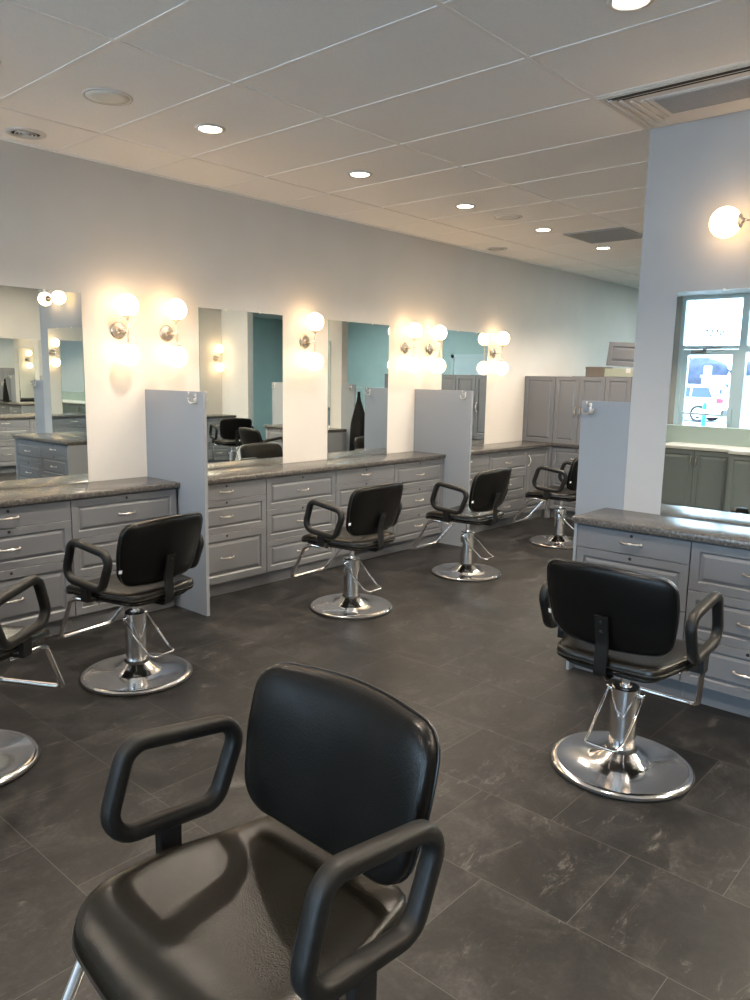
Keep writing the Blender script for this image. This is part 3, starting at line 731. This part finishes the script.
bm = bmesh.new(); box(bm, .026, .075, 4.28, 4.50, 2.055, 2.105, .004); tube(bm, [(.06, 4.36, 2.10), (.13, 4.20, 2.13), (.055, 4.05, 2.15)], .008, n=8); finish('door_closer', bm, M['grille'], dd)

# low wall and waiting area cabinets behind the camera, reflected in the island mirror
struct('wall_low', -1.22, -1.10, .9, 4.2, 0, 1.085, material='teal')
def front_cab(xf, y, label):
    cabinet('reception_cabinet', .84, None, (xf, y, 0), PI / 2, label, doors='rl', mt='cabdark', depth=.46)
front_cab(-.62, 2.685, 'dark grey double door reception cabinet with bow handles, mirrored at right')
front_cab(-.44, 1.83, 'dark grey reception cabinet standing slightly forward, at the mirror edge')
front_cab(-.44, .97, 'dark grey reception cabinet nearest the camera position')
worktop('white_worktop', -1.099, -.60, 2.682, 3.54, 'white top on the mirrored dark reception cabinet', mt='white')
worktop('white_worktop', -1.099, -.42, .96, 2.681, 'white top of the forward reception cabinets', mt='white')

# ------------------------------------------------------------------ outside
tag(bx('ground', -90, XS - .06, -60, 80, -.12, -.02, M['asphalt']), kind='structure')
def car(x, yr, label):
    """white estate car, rear end at y=yr, nose toward +y, right flank... side seen faces +x"""
    t = empty('parked_car', (x, yr, -.02), 0, label=label, cat='car')
    W = 1.80
    side = [(0.06, .28), (0.0, .50), (.02, .88), (.10, 1.02), (.42, 1.47), (.60, 1.52), (2.3, 1.54), (2.75, 1.46), (3.45, 1.02), (4.35, .88), (4.50, .70), (4.50, .30), (4.40, .22), (.20, .22)]
    bm = bmesh.new(); V = []
    for xx, ins in ((-W / 2, .03), (-W / 2 + .06, 0), (W / 2 - .06, 0), (W / 2, .03)):
        row = []
        for (y, z) in side:
            tuck = .12 * max(0, (z - .95)) / .55
            xq = xx * (1 - tuck)
            row.append(bm.verts.new((xq, y + (ins if y < 2 else -ins), z - (ins if z > 1.2 else 0))))
        V.append(row)
    n = len(side)
    for A, B in zip(V, V[1:]):
        for j in range(n): bm.faces.new((A[j], A[(j + 1) % n], B[(j + 1) % n], B[j]))
    bm.faces.new(V[0]); bm.faces.new(V[-1][::-1]); finish('body', bm, M['car'], t, 'auto')
    bm = bmesh.new()
    for y0, y1, yt0, yt1 in ((.42, 1.25, .62, 1.25), (1.33, 2.15, 1.33, 2.15), (2.23, 3.15, 2.23, 2.72)):
        vv = [bm.verts.new(c) for c in ((W / 2 + .004, y0, 1.02), (W / 2 + .004, y1, 1.02), (W / 2 - .075, yt1, 1.42), (W / 2 - .075, yt0, 1.42))]
        f = bm.faces.new(vv); rr_ = bmesh.ops.extrude_face_region(bm, geom=[f]); bmesh.ops.translate(bm, vec=(-.02, 0, 0), verts=[g for g in rr_['geom'] if isinstance(g, bmesh.types.BMVert)])
    finish('side_window', bm, M['carglass'], t)
    bx('rear_window', -.62, .62, .16, .24, 1.08, 1.36, M['carglass'], t, .01)
    for yy in (.92, 3.62):
        for s in (-1, 1):
            bm = bmesh.new(); lathe(bm, [(0, -.02), (.20, 0), (.235, .03), (.24, .05), (.33, .06), (.35, .03), (.35, -.16), (0, -.16)], 28, (0, 0, 0), 'x'); 
            w = finish('wheel', bm, M['rubber'], t, 'auto', (s * (W / 2 - .03), yy, .35), (0, 0, 0 if s > 0 else PI))
            bm = bmesh.new()
            for q in range(5):
                a = 2 * PI * q / 5; box(bm, .02, .05, -.035, .035, .02, .23); bmesh.ops.rotate(bm, cent=(0, 0, 0), matrix=Matrix.Rotation(2 * PI / 5, 3, 'X'), verts=bm.verts)
            lathe(bm, [(.215, .03), (.215, .055), (.24, .06), (.24, .03)], 24, (0, 0, 0), 'x')
            finish('wheel_rim', bm, M['chrome'], w)
    bm = bmesh.new(); box(bm, W / 2 - .20, W / 2 + .012, -.012, .26, .80, .98, .02); finish('tail_light', bm, M['tail'], t)
    bx('rear_bumper', -W / 2 + .02, W / 2 - .02, -.05, .10, .30, .52, M['black'], t, .02)
car(-24.9, 10.25, 'white estate car parked in the lot, reflected in the island mirror')
t = empty('bollard', (-10, 6.2, -.02), 0, label='bright blue bollard outside the entrance door, reflected in the mirror', cat='bollard')
bm = bmesh.new(); lathe(bm, [(0, 0), (.05, 0), (.05, 1.08), (.045, 1.13), (.02, 1.17), (0, 1.175)], 18); finish('post', bm, M['blue'], t, 'auto')
bm = bmesh.new(); lathe(bm, [(.051, .92), (.053, .93), (.053, 1.0), (.051, 1.01)], 18); finish('reflective_band', bm, M['tag'], t)
def blob(name, loc, r, material, parent, seed, sx=1, sz=1, sub=3):
    bm = bmesh.new(); bmesh.ops.create_icosphere(bm, subdivisions=sub, radius=r); rnd = random.Random(seed)
    ph = [rnd.uniform(0, 6) for _ in range(6)]
    for v in bm.verts:
        c = v.co / r; k = 1 + .16 * math.sin(4 * c.x + ph[0]) * math.sin(5 * c.y + ph[1]) + .12 * math.sin(9 * c.z + ph[2]) * math.sin(8 * c.y + ph[3]) + rnd.uniform(-.06, .06)
        v.co = Vector((v.co.x * k, v.co.y * k * sx, v.co.z * k * sz))
    return finish(name, bm, material, parent, True, loc)
for i in range(13):
    y = 12 + i * 3.05; rr_ = random.Random(i); h = 3.0 + rr_.uniform(-.2, .5)
    t = empty('bare_tree', (-62 - (i % 2) * 5, y, -.02), 0, label='hazy bare tree beyond the parking lot, seen in the window reflection', cat='tree', group='bare trees beyond the lot')
    bm = bmesh.new(); tube(bm, [(0, 0, 0), (0, 0, 1.6)], [.16, .10], n=8); finish('trunk', bm, M['leaf'], t)
    blob('crown', (0, 0, .9 + h * .45), 1.62, M['leaf'], t, i, 1.25, h / 3.2)
t = empty('low_building', (-55, 20.1, -.02), 0, label='pale low building across the lot, in the window reflection', cat='building')
bx('walls', -2, 2, -1.6, 1.0, 0, 2.0, M['bld'], t); bx('roof', -2.1, 2.1, -1.7, 1.1, 2.0, 2.15, M['white'], t); bx('shop_window', 2.0, 2.04, -1.0, .4, .6, 1.5, M['carglass'], t)
t = empty('sign_pylon', (-58, 22.4, -.02), 0, label='narrow white pylon sign beyond the car, in the window reflection', cat='sign')
bx('post', -.08, .08, -.08, .08, 0, 2.0, M['alu'], t); bx('sign_board', -.12, .12, -.28, .28, 1.7, 2.95, M['white'], t)
t = empty('street_lamp', (-58, 24.1, -.02), 0, label='thin pale lamp post at the left of the window reflection', cat='street lamp')
bm = bmesh.new(); tube(bm, [(0, 0, 0), (0, 0, 6.2)], [.12, .07], n=10); finish('pole', bm, M['white'], t, True); bx('lamp_head', -.1, .9, -.15, .15, 6.15, 6.3, M['white'], t, .03)
t = empty('shrub', (-40, 15.1, -.02), 0, label='low green shrub right of the parked car, in the window reflection', cat='shrub')
blob('foliage', (0, 0, .55), .62, M['bush'], t, 5, 1.5, .8); bm = bmesh.new(); tube(bm, [(0, 0, 0), (0, 0, .4)], .05, n=6); finish('stem', bm, M['leaf'], t)
# canopy/soffit over the shop front
struct('trim_3', XS - 1.6, XS - .06, -3.3, 5.4, 2.96, 3.2, material='white')

# ------------------------------------------------------------------ light
w = bpy.data.worlds.new('sky'); scn.world = w; w.use_nodes = True
bg = w.node_tree.nodes['Background']; bg.inputs[0].default_value = (.62, .80, 1, 1); bg.inputs[1].default_value = 9.2
po = bpy.data.lights.new('window_portal', 'AREA'); po.shape = 'RECTANGLE'; po.size = 7.9; po.size_y = 2.95; po.cycles.is_portal = True
pl = bpy.data.objects.new('window_portal', po); COL.objects.link(pl); pl.location = (XS - .12, .8, 1.47); pl.rotation_euler = (PI / 2, 0, -PI / 2)

# ------------------------------------------------------------------ camera (solved from the photograph)
F = Vector((0.73774463, 0.65596538, -0.15950638)); Rv = Vector((0.66653847, -0.74525267, 0.01802576)); U = Vector((0.10704828, 0.11961555, 0.98703231))
cd = bpy.data.cameras.new('camera'); cam = bpy.data.objects.new('camera', cd); COL.objects.link(cam)
cam.matrix_world = Matrix(((Rv.x, U.x, -F.x, 0), (Rv.y, U.y, -F.y, 0), (Rv.z, U.z, -F.z, 1.61173), (0, 0, 0, 1)))
cd.sensor_fit = 'VERTICAL'; cd.sensor_height = 36; cd.lens = 766.957 / 1000 * 36; cd.clip_start = .02; cd.clip_end = 300
scn.camera = cam

vs = scn.view_settings; vs.view_transform = 'Standard'; vs.look = 'None'; vs.gamma = 1; vs.use_curve_mapping = False; vs.exposure = .90
cy = scn.cycles; cy.use_denoising = True; cy.max_bounces = 14; cy.diffuse_bounces = 5; cy.glossy_bounces = 8; cy.transparent_max_bounces = 16
cy.caustics_reflective = False; cy.caustics_refractive = False; cy.sample_clamp_indirect = 6; cy.use_light_tree = True
